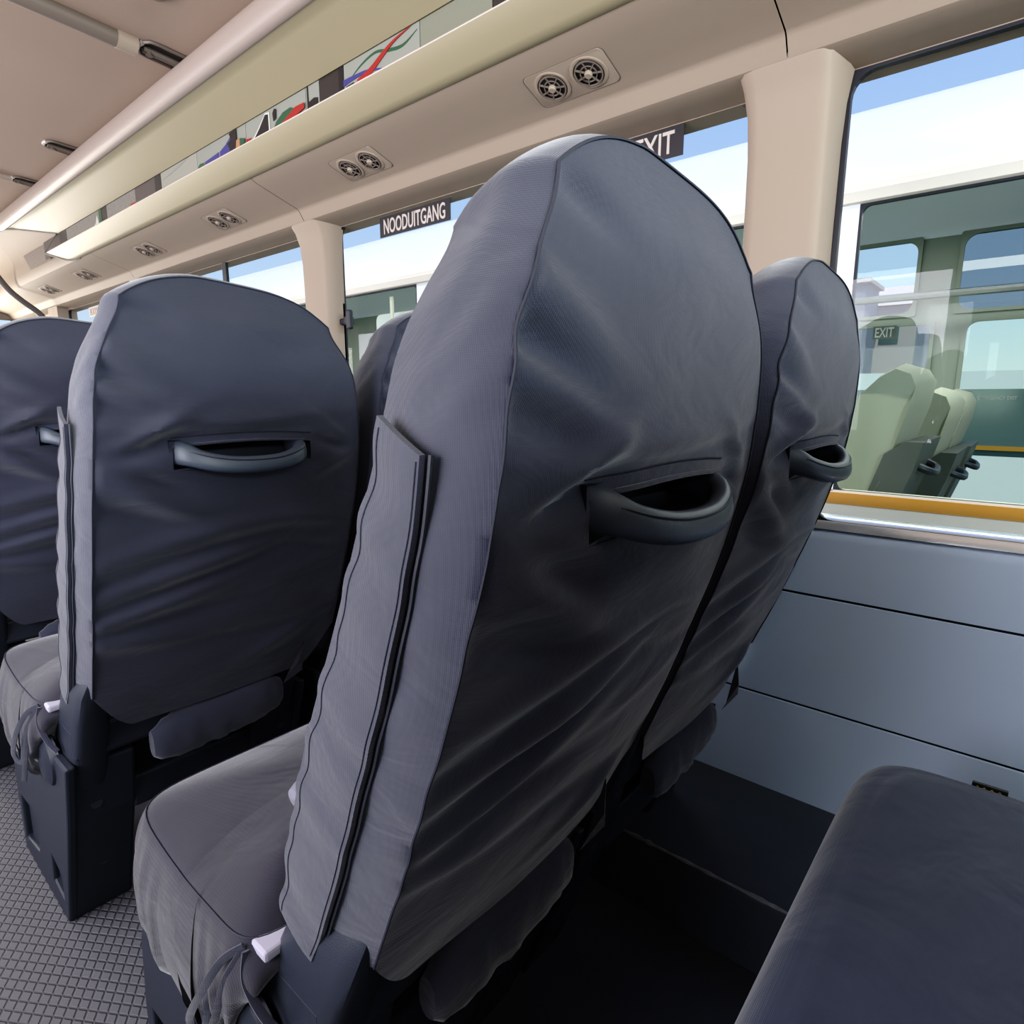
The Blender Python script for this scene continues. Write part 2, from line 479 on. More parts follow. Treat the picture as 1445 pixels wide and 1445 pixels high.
def make_flap(root, bk):
    # hook-and-loop closing strip on the aisle side face: two layers, puckered
    NZ, NT = 90, 7
    def pt(k, j, off):
        v = k / NZ
        zf_, zb_ = .539 + (.990 - .539) * v, .530 + (.968 - .530) * v
        yf_ = Yf(zf_) - .012; yb_ = Yr(zb_) + .052 - .006 * (v)
        j_ = j / NT
        y = yf_ + (yb_ - yf_) * j_; z = zf_ + (zb_ - zf_) * j_
        w = .0022 * math.sin(v * 46 + 1.2 * j_ + 2.2 * noise.noise(Vector((v * 6, 0, 0)))) * (.35 + .65 * (1 - j_))
        y += .002 * math.sin(v * 60 + 2 * noise.noise(Vector((v * 9, 3, 0)))) * (1 - j_)
        tt = max(0, min(1, (y - Yr(z)) / (Yf(z) - Yr(z))))
        gap = .003 + off + .003 * (abs(v - .5) * 2) ** 8
        return (side_x(z, tt) - gap - w * .6, y, z)
    V = []; F = []
    for off in (0, .0045):
        for k in range(NZ + 1):
            for j in range(NT + 1): V.append(pt(k, j, off))
    n = NT + 1; T = (NZ + 1) * n
    for k in range(NZ):
        for j in range(NT):
            a = k * n + j
            F.append((a, a + 1, a + n + 1, a + n)); F.append((T + a, T + a + n, T + a + n + 1, T + a + 1))
    for k in range(NZ):
        a = k * n; F.append((a, a + n, T + a + n, T + a)); a += NT; F.append((a, T + a, T + a + n, a + n))
    for j in range(NT):
        F.append((j, T + j, T + j + 1, j + 1)); a = NZ * n + j; F.append((a, a + 1, T + a + 1, T + a))
    o = new_obj('fastening_flap', V, F, M['cover'], root, angle=60)
    for jj in (.8, NT - .35):
        pts = []
        for k in range(1, NZ):
            j0 = int(jj); fr = jj - j0
            a = Vector(pt(k, j0, .0048)); b = Vector(pt(k, min(j0 + 1, NT), .0048)); pts.append(a.lerp(b, fr))
        MB().tube(pts, .0005, 4).build('stitching', M['seam'], o)
    # second cover layer under the flap seen as dark edge
    pts = [Vector(pt(k, NT, .0005)) + Vector((.002, -.003, 0)) for k in range(NZ + 1)]
    MB().tube(pts, .0016, 5).build('under_layer', M['pocket'], o)

def make_cushion(root):
    cx0, cx1, cy0, cy1 = OX - .252, OX + .140, .480, .752
    NS = 160
    def per(k):     # rounded rectangle perimeter
        r = .045; a = 2 * PI * k / NS
        ca, sa = math.cos(a), math.sin(a)
        e = .20
        x = math.copysign(abs(ca) ** e, ca); y = math.copysign(abs(sa) ** e, sa)
        return x, y
    # even spacing along the perimeter
    raw = []
    for k in range(4000):
        a = 2 * PI * k / 4000; ca, sa = math.cos(a), math.sin(a); e = .22
        raw.append((math.copysign(abs(ca) ** e, ca), math.copysign(abs(sa) ** e, sa)))
    acc = [0]
    for k in range(1, 4001):
        p, q = raw[k % 4000], raw[k - 1]; acc.append(acc[-1] + math.hypot(p[0] - q[0], p[1] - q[1]))
    per_pts = []; k = 0
    for i in range(NS):
        tgt = acc[-1] * i / NS
        while acc[k] < tgt: k += 1
        per_pts.append(raw[k % 4000])
    xc, yc, hx, hy = (cx0 + cx1) / 2, (cy0 + cy1) / 2, (cx1 - cx0) / 2, (cy1 - cy0) / 2
    V = [(xc, yc, .552)]; F = []
    rings = []
    def zseam(yn): return .512 + .022 * max(0, yn) ** 2 + .002 * yn
    rs = [.12, .25, .4, .55, .68, .8, .9, .96, 1.0]
    for r in rs:
        ring = []
        for (px_, py_) in per_pts:
            z0 = zseam(py_)
            z = z0 + (.556 - z0) * (1 - r ** 3.2) + .0025 * noise.noise(Vector((px_ * r * 2.5, py_ * r * 3, 1))) * (1 - r)
            z -= .006 * math.exp(-((py_ * r + .1) / .3) ** 2) * (1 - r * .5)
            V.append((xc + px_ * r * hx, yc + py_ * r * hy, z)); ring.append(len(V) - 1)
        rings.append(ring)
    # skirt
    ND = 16
    for d in range(1, ND + 1):
        t = d / ND; ring = []
        for i, (px_, py_) in enumerate(per_pts):
            y0 = yc + py_ * hy
            zt = zseam(py_)
            side = abs(px_) > .97
            yn = (y0 - cy0) / (cy1 - cy0)
            zb = .36 - .02 * math.sin(PI * yn) if py_ < .9 else .385
            zb += .12 * max(0, (.28 - yn) / .28) ** 1.2
            zz = zt + (zb - zt) * t
            out = .014 * math.sin(PI * min(1, t * 1.0)) ** .8 + .004 * t
            s = acc[-1] * i / NS
            amp = .0105 * t ** 1.2
            w = amp * (math.sin(s * 34 + 4 * noise.noise(Vector((s * 2, t, 0)))) * .5 + .9 * noise.noise(Vector((s * 9, t * 1.6, 2)))) 
            inw = -.014 * max(0, t - .86) / .14
            o = out + w + inw
            V.append((xc + px_ * (hx + o), yc + py_ * (hy + o + (.028 * math.sin(PI * t * .6) if py_ > .9 else 0)), zz)); ring.append(len(V) - 1)
        rings.append(ring)
    for i in range(NS): F.append((0, rings[0][i], rings[0][(i + 1) % NS]))
    for a in range(len(rings) - 1):
        for i in range(NS):
            j = (i + 1) % NS
            F.append((rings[a][i], rings[a + 1][i], rings[a + 1][j], rings[a][j]))
    F.append(tuple(rings[-1]))
    o = new_obj('seat_cushion', V, F, M['cushion'], root, angle=60)
    seam = [Vector(V[i]) + Vector((0, 0, .0005)) for i in rings[len(rs) - 1]]
    seam.append(seam[0])
    MB().tube(seam, .0010, 5, cap=False).build('seam', M['seam'], o)
    return o

def make_base(root):
    for sgn in (-1, 1):
        def X(x): return x if sgn < 0 else 2 * OX - .080 - x   # mirrored about the seat middle
        # side panel with two openings, as a bridged plate
        outer = [(.53, .07), (.83, .07), (.825, .20), (.81, .31), (.76, .42), (.395, .43), (.435, .31), (.48, .20)]
        h1 = [(.808, .206), (.661, .221), (.70, .134), (.828 - .004, .106)]
        h2 = [(.590, .178), (.532, .165), (.542, .108), (.602, .118)]
        h1 = [(.795, .205), (.665, .218), (.70, .125), (.805, .105)]
        bm = bmesh.new()
        def ring(poly, x): return [bm.verts.new((x, y, z)) for y, z in poly]
        for x in (.207, .222):
            ro = ring(outer, X(x)); es = []
            for r in (ro, ring(h1, X(x)), ring(h2, X(x))):
                es += [bm.edges.new((r[i], r[(i + 1) % len(r)])) for i in range(len(r))]
            bmesh.ops.triangle_fill(bm, edges=es, use_beauty=True)
        bm.verts.ensure_lookup_table()
        n = len(outer) + 8
        off = 0
        for poly in (outer, h1, h2):
            L_ = len(poly)
            for i in range(L_):
                j = (i + 1) % L_
                bm.faces.new((bm.verts[off + i], bm.verts[off + j], bm.verts[n + off + j], bm.verts[n + off + i]))
            off += L_
        V = [v.co.copy() for v in bm.verts]; F = [tuple(v.index for v in f.verts) for f in bm.faces]; bm.free()
        s = new_obj('side_panel', V, F, M['plastic'], root, smooth=False)
        bevel(s, .004, 2)
        # rear and inner body of the base
        m = MB()
        prof = [(.53, .07), (.80, .07), (.79, .30), (.72, .42), (.41, .42), (.437, .31), (.483, .20)]
        m.prism_yz(prof, X(.216), X(.31))
        bb = m.build('base_block', M['plastic'], root, smooth=False); bevel(bb, .006, 2)
        # screw recess on the rear face
        MB().tube([(X(.262), .489, .19), (X(.262), .497, .19)], .010, 12).build('screw_cap', M['pocket'], bb)
        # upright hinge cover
        rings = []
        for z, yb, yf_, xl, xr in ((.300, .445, .56, .218, .272), (.325, .437, .56, .216, .274), (.40, .412, .54, .220, .274), (.50, .376, .482, .224, .274), (.55, .356, .456, .228, .272), (.575, .352, .442, .240, .266)):
            R = []
            for k in range(16):
                a = 2 * PI * k / 16 + PI / 16; ca, sa = math.cos(a), math.sin(a)
                f = lambda v: math.copysign(abs(v) ** .35, v)
                R.append((X((xl + xr) / 2 + (xr - xl) / 2 * f(ca)), (yb + yf_) / 2 + (yf_ - yb) / 2 * f(sa), z))
            rings.append(R)
        h = MB().loft(rings).build('hinge_cover', M['plastic'], root)
        MB().tube([(X(.25), .430, .335), (X(.25), .45, .335)], .009, 12).build('screw_cap', M['pocket'], h)
        # pivot boss on the outer side
        rings = [[(X(x), .500 + r * math.cos(2 * PI * k / 20), .405 + r * math.sin(2 * PI * k / 20)) for k in range(20)] for x, r in ((.215, .045), (.203, .040), (.198, .028), (.197, .0))]
        MB().loft(rings).build('pivot_boss', M['plastic'], root)
    # cross member between the two sides
    o = MB().box(OX - .15, OX + .12, .44, .66, .29, .35).build('cross_member', M['plastic'], root, smooth=False); bevel(o, .006)
    # rear flap of the cushion cover hanging below the backrest
    rings = []
    for i in range(25):
        q = i / 24; x = OX - .128 + q * .235
        R = []
        for k in range(14):
            a = 2 * PI * k / 14
            wr = .004 * noise.noise(Vector((q * 14, k * .3, 8)))
            pk = (1 - .45 * abs(2 * q - 1) ** 6)
            R.append((x, .385 + .022 * math.cos(a) * pk + wr, .425 + .042 * math.copysign(abs(math.sin(a)) ** .7, math.sin(a)) * pk + wr + .012 * q))
        rings.append(R)
    MB().loft(rings).build('cover_flap', M['cover'], root)
    # turned-back corner of the cover
    V = [(OX + .150, .356, .535), (OX + .105, .356, .470), (OX + .135, .347, .478), (OX + .128, .344, .500), (OX + .10, .362, .455)]
    new_obj('turned_corner', V, [(0, 1, 3), (0, 3, 2), (1, 4, 2, 3)], M['cushion'], root)

def make_small(root):
    # metal recliner bracket glimpsed between cushion and base, white tag and tie strings
    cb = MB().box(OX - .232, OX + .13, .40, .56, .43, .488).build('cushion_base', M['plastic'], root, smooth=False); bevel(cb, .008)
    o = MB().box(.211, .26, .468, .494, .500, .511).build('white_tag', M['white_tag'], root, smooth=False); bevel(o, .003)
    def strip(pts, name='tie_string', r=.0045):
        return MB().tube(spline(pts, 6), r, 6, sx=.35).build(name, M['cover'], root)
    strip([(.205, .494, .508), (.190, .508, .495), (.176, .525, .46), (.172, .55, .415), (.180, .54, .40), (.188, .535, .45), (.204, .510, .498)])
    strip([(.205, .494, .506), (.190, .505, .475), (.184, .520, .43), (.180, .550, .36)])
    strip([(.205, .490, .506), (.200, .485, .48), (.204, .465, .455), (.212, .45, .44)])
    # recliner knob beside the cushion
    k = []
    for x, r in ((.30, .0), (.302, .010), (.312, .0145), (.33, .015), (.36, .010)):
        k.append([(x, .565 + r * math.cos(2 * PI * i / 14) * 1.3, .572 + r * math.sin(2 * PI * i / 14)) for i in range(14)])
    b = MB().loft(k).build('belt_buckle', M['buckle'], root)
    MB().box(.312, .318, .556, .575, .545, .556).build('buckle_tongue', M['metal'], b, smooth=False)

seat = thing('bus_seat', '', 'seat', ORG, 'black covered bus seats with rear grab handles')
bk = make_backrest(seat); make_handle(seat); make_flap(seat, bk); make_cushion(seat); make_base(seat); make_small(seat)
seat['label'] = 'nearest black covered aisle seat with a long fastening flap and the biggest grab handle'
PLACES = [
 (1, 0, 'dark covered seat against the side wall, its handle beside the large near window'),
 (0, 1, 'black covered aisle seat one row ahead of the big seat, slim handle in view'),
 (1, 1, 'mostly hidden window seat, its dark shoulder peeping out below the window latch'),
 (0, 2, 'third aisle seat ahead at the left picture edge, only its dark back showing'),
]
for c, r, lab in PLACES:
    s = copy_tree(seat); s.location = ORG + Vector((c * SEATW, r * ROW, 0)); s['label'] = lab

# ------------------------------------------------------------------ rear bench (bottom right), its unseen backrest is built behind the viewer to block rear light
bench = thing('bench_seat', 'black covered bench cushion with a small sewn tag, in the lower right corner', 'seat', (.42, -.2, FLOOR))
def rounded_slab(x0, x1, y0, y1, z0, z1, r, e=.16, dome=.012, ns=120):
    rings = []
    def rp(sc):
        out = []
        for k in range(ns):
            a = 2 * PI * k / ns; ca, sa = math.cos(a), math.sin(a)
            out.append((math.copysign(abs(ca) ** e, ca) * sc[0] + (x0 + x1) / 2, math.copysign(abs(sa) ** e, sa) * sc[1] + (y0 + y1) / 2))
        return out
    hx, hy = (x1 - x0) / 2, (y1 - y0) / 2
    V = []
    lev = [(z0, r * .4)] + [(z0 + .02, 0)] + [(z1 - r + r * math.sin(t), r * (1 - math.cos(t))) for t in [i * PI / 2 / 6 for i in range(7)]]
    for z, ins in lev: rings.append([(x, y, z) for x, y in rp((hx - ins, hy - ins))])
    for q in (.99, .96, .92, .88, .83, .78, .72, .66, .6, .54, .48, .4, .3, .2, .08):
        rings.append([(x, y, z1 + dome * (1 - q * q) + .003 * noise.noise(Vector((x * 7, y * 5, 2))) + .003 * noise.noise(Vector((x * 9 + y * 16, x * 3, 6)))) for x, y in rp(((hx - r) * q, (hy - r) * q))])
    return MB().loft(rings)
M['bench'] = fabric_mat('bench_cover_canvas', (.024, .033, .064), (.017, .024, .046))
bc = rounded_slab(-.14, .872, -.46, .122, .40, .552, .035).build('seat_cushion', M['bench'], bench, angle=60)
o = MB().box(-.12, .85, -.44, .07, FLOOR, .405).build('base_block', M['plastic'], bench, smooth=False); bevel(o, .01)
t = MB().box(.862, .8665, -.030, .004, .538, .548).build('sewn_tag', M['sticker_black'], bench, smooth=False)
pts = [(.8612, -.026 + .0036 * i, .543 + (.0022 if i % 2 else -.0022)) for i in range(8)]
MB().tube(pts, .0009, 4).build('yellow_stitching', mat('yellow_thread', (.6, .5, .1), .6), t)
bb = rounded_slab(-.14, .872, -.62, -.49, .42, 1.26, .03).build('backrest', M['cover'], bench, angle=60)

# ================================================================== BUS SHELL
Y0, Y1 = -1.30, 5.60
XL = -.80
struct(MB().box(XL, 1.22, Y0, Y1, FLOOR - .04, FLOOR).build('floor', M['floor'], smooth=False))
# lower right wall with panel grooves
prof = [(1.2, .07)]
for zg in (.414, .637): prof += [(1.2, zg - .003), (1.206, zg - .0015), (1.206, zg + .0015), (1.2, zg + .003)]
prof += [(1.2, .745), (1.2015, .757), (1.206, .764), (1.25, .768), (1.25, .07)]
wr = MB().extrude_y(prof, Y0, Y1, closed=True).build('wall_right', M['wall'], smooth=True, angle=30); struct(wr)
for i, zg in enumerate((.414, .637)):
    struct(MB().box(1.2035, 1.2058, Y0, Y1, zg - .0022, zg + .0022).build('trim_%d' % (30 + i), M['gap'], smooth=False))
o = MB().extrude_y([(1.2, .766), (1.203, .777), (1.208, .784), (1.216, .787), (1.25, .787), (1.25, .764), (1.21, .764)], Y0, Y1, closed=True).build('trim_20', M['sill'])
struct(o)
# wheel arch box with scuffed edge
ap = [(.90, FLOOR), (.90, .200), (.904, .210), (.914, .215), (1.199, .215), (1.199, FLOOR)]
wa = MB().extrude_y(ap, -1.0, .66, closed=True).build('wheel_arch', M['arch'], origin=(1.05, -.2, FLOOR)); struct(wa)
struct(MB().box(.335, .899, -1.0, 3.4, FLOOR, FLOOR + .006).build('trim_22', mat('dark_floor_mat', (.045, .048, .06), .7, noise_amt=.3, noise_scale=25), smooth=False))
sc = MB().tube([(.9045, .20 + .01 * i, .2105) for i in range(32)], [.0022 + .0055 * abs(noise.noise(Vector((i * .9, 0, 0)))) for i in range(32)], 6)
scm = sc.build('trim_21', M['scuff']); struct(scm)

# cove / ventilation panels along the right side: one moulded length between joints
cove = [(1.21, 1.527), (1.165, 1.531), (1.130, 1.534), (1.122, 1.5375), (1.118, 1.543), (1.107, 1.561), (1.103, 1.566), (1.098, 1.5687),
        (1.06, 1.5812), (1.0, 1.601), (.976, 1.609), (.958, 1.618), (.949, 1.634), (.945, 1.66), (.945, 1.70), (.94, 1.745), (.915, 1.795), (.87, 1.84), (.838, 1.858)]
joints = [Y0, .368, 1.785, 3.19, 4.40]
for i in range(4):
    a, b = joints[i] + (.0012 if i else 0), joints[i + 1] - .0012
    struct(MB().extrude_y(cove, a, b).build('trim_%d' % (i + 1), M['beige'], angle=28))
bkp = [(x + .004, z + .004) for x, z in cove]
struct(MB().extrude_y(bkp, Y0, 4.42).build('trim_5', M['gap']))
# front header beyond the last joint, and windscreen pillar
cove2 = [(x + (.018 if z < 1.6 else .03), z + .012) for x, z in cove]
struct(MB().extrude_y(cove2, 4.42, Y1).build('trim_6', M['beige'], angle=28))
# outer header over the windows
struct(MB().box(1.205, 1.26, Y0, Y1, 1.526, 1.70).build('trim_7', M['beige'], smooth=False))

# pillar trims
def pillar(n, y):
    secs = []
    for z, dx, wy in ((.768, 0, 0), (1.30, 0, 0), (1.42, -.001, .001), (1.48, -.006, .004), (1.515, -.016, .009), (1.532, -.026, .012), (1.545, -.030, .010), (1.551, -.026, 0)):
        X = 1.150 + dx
        secs.append([(1.212, y + .078 + wy, z), (1.185, y + .074 + wy, z), (1.160 + dx, y + .064 + wy, z), (X + .002, y + .056 + wy, z), (X, y + .045 + wy * .5, z), (X, y, z), (X, y - .044, z), (X + .002, y - .056, z),
                     (X + .010, y - .064 - wy * .3, z), (1.185, y - .070 - wy, z), (1.203, y - .072 - wy, z), (1.212, y - .072 - wy, z)])
    struct(MB().loft(secs).build('trim_%d' % n, M['beige'], angle=45))
for i, y in enumerate((.371, 1.797, 3.20)): pillar(8 + i, y)
struct(MB().box(1.15, 1.25, 4.53, 4.72, .76, 1.56).build('trim_11', M['beige'], smooth=False))

# right side windows: rubber frame with rounded corners plus pane
def rrect(y0, y1, z0, z1, r, n=6):
    pts = []
    for cy, cz, a0 in ((y1 - r, z1 - r, 0), (y0 + r, z1 - r, PI / 2), (y0 + r, z0 + r, PI), (y1 - r, z0 + r, 1.5 * PI)):
        for k in range(n + 1):
            a = a0 + PI / 2 * k / n; pts.append((cy + r * math.cos(a), cz + r * math.sin(a)))
    return pts
def window(n, y0, y1, z0, z1, x, gm, fw=.010, r=.035, thick=.012, name=None, parent=None, fmat=None):
    outer = rrect(y0 - .012, y1 + .012, z0 - .012, z1 + .012, .01); inner = rrect(y0 + fw, y1 - fw, z0 + fw * .6, z1 - fw, r)
    k = len(outer)
    V = [(xx, y, z) for xx in (x - thick / 2, x + thick / 2) for pl in (outer, inner) for y, z in pl]
    F = []
    for i in range(k):
        j = (i + 1) % k
        F += [(i, j, k + j, k + i), (2 * k + i, 3 * k + i, 3 * k + j, 2 * k + j), (k + i, k + j, 3 * k + j, 3 * k + i), (i, 2 * k + i, 2 * k + j, j)]
    f = new_obj(name or 'window_%d' % n, V, F, fmat or M['rubber'], parent, smooth=False, origin=None if parent else (x, (y0 + y1) / 2, (z0 + z1) / 2))
    if parent is None: struct(f)
    p = MB().add([(x, y, z) for y, z in rrect(y0 + fw * .5, y1 - fw * .5, z0 + fw * .4, z1 - fw * .5, r)], [tuple(range(k))]).build('pane', gm, f, smooth=False)
    return f
WZ0, WZ1 = .787, 1.531
WZ0 = .776
w1 = window(1, -.98, .300, WZ0, WZ1, 1.212, M['glass'])
w2 = window(2, .446, 1.731, WZ0, WZ1 + .005, 1.212, M['glass'], fw=.006)
w3 = window(3, 1.876, 3.128, WZ0, WZ1 + .005, 1.212, M['glass'], fw=.006)
w4 = window(4, 3.285, 4.53, WZ0, WZ1 + .005, 1.212, M['glass'], fw=.006)
o = MB().box(1.203, 1.214, 2.485, 2.515, WZ0, WZ1).build('mullion', M['rubber'], w3, smooth=False)
# latch on window 2
lt = MB().box(1.190, 1.210, 1.690, 1.728, 1.232, 1.252).box(1.180, 1.206, 1.668, 1.692, 1.228, 1.256).box(1.172, 1.190, 1.650, 1.668, 1.214, 1.272).build('latch', M['rubber'], w2, smooth=False); bevel(lt, .005, 2)

# stickers on the panes
sign('window_sticker', 'NOODUITGANG', 1.2085, 1.527, 1.232, 1.464, 1.519, 'black sticker with pale letters NOODUITGANG on the middle window', 'sticker', M['sticker_black'], M['sticker_white'], None, .13)
sign('window_sticker', 'EMERGENCY EXIT', 1.2085, .965, .583, 1.470, 1.527, 'black sticker whose pale letters end in EXIT, partly behind the nearest seat top', 'sticker', M['sticker_black'], M['sticker_white'], None, .1)
sign('window_sticker', 'NOODUITGANG', 1.2085, 4.16, 3.85, 1.455, 1.508, 'small pale sticker in the farthest front window above the second seat back', 'sticker', M['sticker_white'], mat('sticker_grey', (.35, .28, .25), .6), None, .1)

# ceiling with slight crown
cp = []
for i in range(21):
    x = XL + (.84 - XL) * i / 20; q = (x - .02) / .82
    cp.append((x, 1.905 - .03 * q * q))
struct(MB().extrude_y(cp, Y0, Y1).build('ceiling', M['ceiling']))
def ceil_z(x): return 1.905 - .03 * ((x - .02) / .82) ** 2
# left wall with windows, rear wall, front wall: behind or beside the viewer, unseen; windows let daylight in, left rear walled up to darken seat backs
mw = MB().box(XL - .06, XL, Y0, Y1, FLOOR, .80).box(XL - .06, XL, Y0, Y1, 1.55, 1.93)
lw = [(.30, 1.70), (1.88, 3.10), (3.3, 4.55)]
edges = [Y0] + [e for w in lw for e in w] + [Y1]
for i in range(0, len(edges), 2): mw.box(XL - .06, XL, edges[i], edges[i + 1], .80, 1.55)
M['dim'] = mat('dim_wall_bounce_cut', (.05, .05, .055), .8)  # invented dark wall tone, cuts bounced light on the seat backs
struct(mw.build('wall_left', M['dim'], smooth=False))
for i, (a, b) in enumerate(lw): window(5 + i, a, b, .80, 1.55, XL - .03, M['glass'])
mr = MB().box(XL, 1.25, Y0 - .06, Y0, FLOOR, 1.36).box(XL, 1.25, Y0 - .06, Y0, 1.66, 1.93).box(XL, XL + .2, Y0 - .06, Y0, 1.36, 1.66).box(1.05, 1.25, Y0 - .06, Y0, 1.36, 1.66)  # opening kept narrow and high so rear light reaches only seat tops
struct(mr.build('wall_rear', M['dim'], smooth=False))
mf = MB().box(XL, 1.25, Y1, Y1 + .06, FLOOR, .95).box(XL, 1.25, Y1, Y1 + .06, 1.55, 1.93).box(XL, XL + .1, Y1, Y1 + .06, .95, 1.55).box(1.15, 1.25, Y1, Y1 + .06, .95, 1.55)
struct(mf.build('wall_front', M['beige'], smooth=False))
# roof skin
rs = MB().extrude_y([(XL - .06, 1.93), (XL + .2, 1.98), (.2, 2.0), (1.05, 1.97), (1.27, 1.90), (1.27, 1.70)], Y0, Y1).build('roof', M['white_body']); struct(rs)

# front door seal strip and header seam
pts = spline([(.90, 4.62, 1.70), (.945, 4.60, 1.62), (1.0, 4.585, 1.56), (1.07, 4.58, 1.50), (1.10, 4.58, 1.44), (1.12, 4.6, 1.30)], 8)
struct(MB().tube(pts, .017, 8).build('trim_12', mat('seal_grey', (.10, .09, .085), .6)))

# ================================================================== OVERHEAD RACK
rack = thing('overhead_rack', 'long cream overhead luggage rack with rolled vinyl edge running above the windows', 'luggage rack', (.88, 1.4, 1.75))
def sheared(prof, name, m, y0=-1.28, shift=True, parent=rack, angle=35, n=1):
    """extrude toward the front; the front end is cut obliquely, longer near the aisle"""
    def yend(x): return 3.37 + (.945 - x) * 4.3
    rings = [[(x, y0, z) for x, z in prof], [(x, yend(x), z) for x, z in prof]]
    return MB().loft(rings, False).build(name, m, parent, angle=angle)
shelf = sheared([(.957, 1.6175), (.950, 1.6160), (.940, 1.6165), (.930, 1.6215), (.896, 1.6625), (.8945, 1.6650)], 'shelf_lip', M['rack'])
sheared([(.8945, 1.6650), (.8942, 1.6665), (.8950, 1.6680), (.8968, 1.6685)], 'lip_edge', M['rackline'], parent=shelf)
sheared([(.8968, 1.6685), (.925, 1.652), (.935, 1.652), (.935, 1.738)], 'shelf_floor', mat('shelf_inside', (.24, .24, .21), .7), parent=rack)
upper = sheared([(.9265, 1.738), (.9205, 1.7365), (.90, 1.752), (.848, 1.792), (.832, 1.803), (.824, 1.8045)], 'upper_panel', M['rack'])
sheared([(.824, 1.8045), (.815, 1.801), (.803, 1.804), (.795, 1.812), (.789, 1.825), (.787, 1.840), (.7895, 1.852), (.796, 1.861), (.806, 1.868), (.825, 1.872)], 'rolled_edge', M['rackroll'], parent=rack, angle=60)
# dark oblique end seam
pts = [(x - .001, 3.37 + (.945 - x) * 4.3 + .004, z) for x, z in [(.957, 1.6175), (.94, 1.6155), (.93, 1.6205), (.8945, 1.665), (.905, 1.70), (.9205, 1.7365), (.848, 1.792), (.824, 1.8045), (.803, 1.804), (.787, 1.84)]]
MB().tube(pts, .004, 6).build('end_seam', mat('end_seam', (.16, .14, .12), .6), rack)

# printed cards standing along the rack
CX = .924
CM = {k: mat('card_' + k, c, .5) for k, c in dict(dark=(.03, .025, .022), brown=(.085, .068, .062), grey=(.25, .26, .225), pale=(.29, .285, .24), plain=(.20, .205, .155), green=(.025, .08, .037), red=(.30, .02, .016), blue=(.045, .04, .18), black=(.015, .0125, .0125), white=(.55, .55, .5), orange=(.35, .19, .09)).items()}
CM['map'] = mat('card_map', (.27, .25, .215), .6, noise_scale=70, col2=(.13, .12, .11))
CZ0, CZ1 = 1.658, 1.7365
def card(ya, yb, m, label, shapes=(), cat='card', group='printed cards along the overhead rack'):
    """shapes: (part name, material, polyline of (fraction along from front end, height fraction 0..1 of the visible strip))"""
    root = thing('printed_card', label, cat, (CX, (ya + yb) / 2, CZ0), group)
    MB().box(CX, CX + .002, yb + .001, ya - .001, CZ0, CZ1).build('card_sheet', CM[m], root, smooth=False)
    for i, (nm, mm, poly) in enumerate(shapes):
        P = [(ya + (yb - ya) * a, 1.683 + (1.738 - 1.683) * h) for a, h in poly]
        d = .0008 * (i + 1)
        MB().prism_yz(P, CX - d, CX - d + .0007).build(nm, CM[mm], root, smooth=False)
def band(pts, w):
    up = [(a, h + wi / 2) for (a, h), wi in zip(pts, w)]; dn = [(a, h - wi / 2) for (a, h), wi in zip(pts, w)]
    return up + dn[::-1]
def curve2(pts, w, n=5):
    s = spline([(a, h, wi) for (a, h), wi in zip(pts, w)], n)
    return band([(p.x, p.y) for p in s], [p.z for p in s])
card(3.72, 3.36, 'brown', 'brown card at the far front end of the rack', [('dark_edge', 'dark', [(.72, 0), (1, 0), (1, 1), (.72, 1)])])
card(3.36, 2.93, 'map', 'speckled map card, farther of the two, with a white folded corner', [('white_corner', 'white', [(.8, 0), (.98, 0), (.98, .15), (.95, .7), (.9, .2)])])
card(2.93, 2.84, 'dark', 'narrow dark card with green edge between the two map cards', [('green_edge', 'green', [(0, 0), (.35, 0), (.35, 1), (0, 1)])])
card(2.84, 2.54, 'map', 'speckled map card with a small red mark, nearer of the two', [('red_mark', 'red', [(.82, 0), (.98, 0), (.98, .22), (.82, .22)])])
card(2.54, 2.31, 'brown', 'brown card with a dark edge beside the blank pale card', [('dark_edge', 'dark', [(.78, 0), (1, 0), (1, 1), (.78, 1)])])
card(2.31, 2.035, 'pale', 'blank pale card with a faint leaf shape', [('leaf_shape', 'grey', [(.05, .55), (.3, .62), (.6, .78), (.8, .97), (.55, .9), (.25, .68)]), ('dark_spot', 'black', [(.05, 0), (.15, 0), (.13, .12), (.06, .12)])])
card(2.035, 1.73, 'grey', 'card with green and blue blocks and a dark wedge, orange bar beside it', [
    ('green_block', 'green', [(.02, 0), (.18, 0), (.14, .26), (.06, .3), (.02, .2)]), ('blue_block', 'blue', [(.2, 0), (.47, 0), (.47, .36), (.16, .24)]),
    ('blue_block', 'blue', [(.5, 0), (.72, 0), (.72, .75), (.62, .5), (.5, .33)]), ('dark_wedge', 'black', [(.72, 0), (.84, 0), (.84, 1), (.7, .9), (.74, .6), (.66, .5)]),
    ('orange_bar', 'orange', [(.82, 0), (.9, 0), (.9, .42), (.84, .42)]), ('green_flag', 'green', [(.91, 0), (.99, .1), (.99, .3), (.91, .42)])])
card(1.73, 1.432, 'grey', 'grey card with black leaf shapes and green and red swooshes', [
    ('red_flag', 'red', [(0, 0), (.05, 0), (.1, .2), (0, .25)]), ('white_leaf', 'white', [(.10, 0), (.3, 0), (.43, .05), (.43, .85), (.36, .9), (.24, .45)]),
    ('black_leaf', 'black', [(.14, 0), (.3, 0), (.41, .02), (.41, .78), (.36, .82), (.26, .4)]), ('small_leaf', 'black', [(.5, .35), (.54, .4), (.55, .8), (.52, .85), (.49, .7)]),
    ('green_swoosh', 'green', [(.5, 0), (.72, 0), (.85, .35), (.78, .52), (.66, .48), (.55, .25)]), ('red_swoosh', 'red', [(.6, 0), (.8, 0), (.99, .18), (.99, .4), (.86, .42), (.74, .22)])])
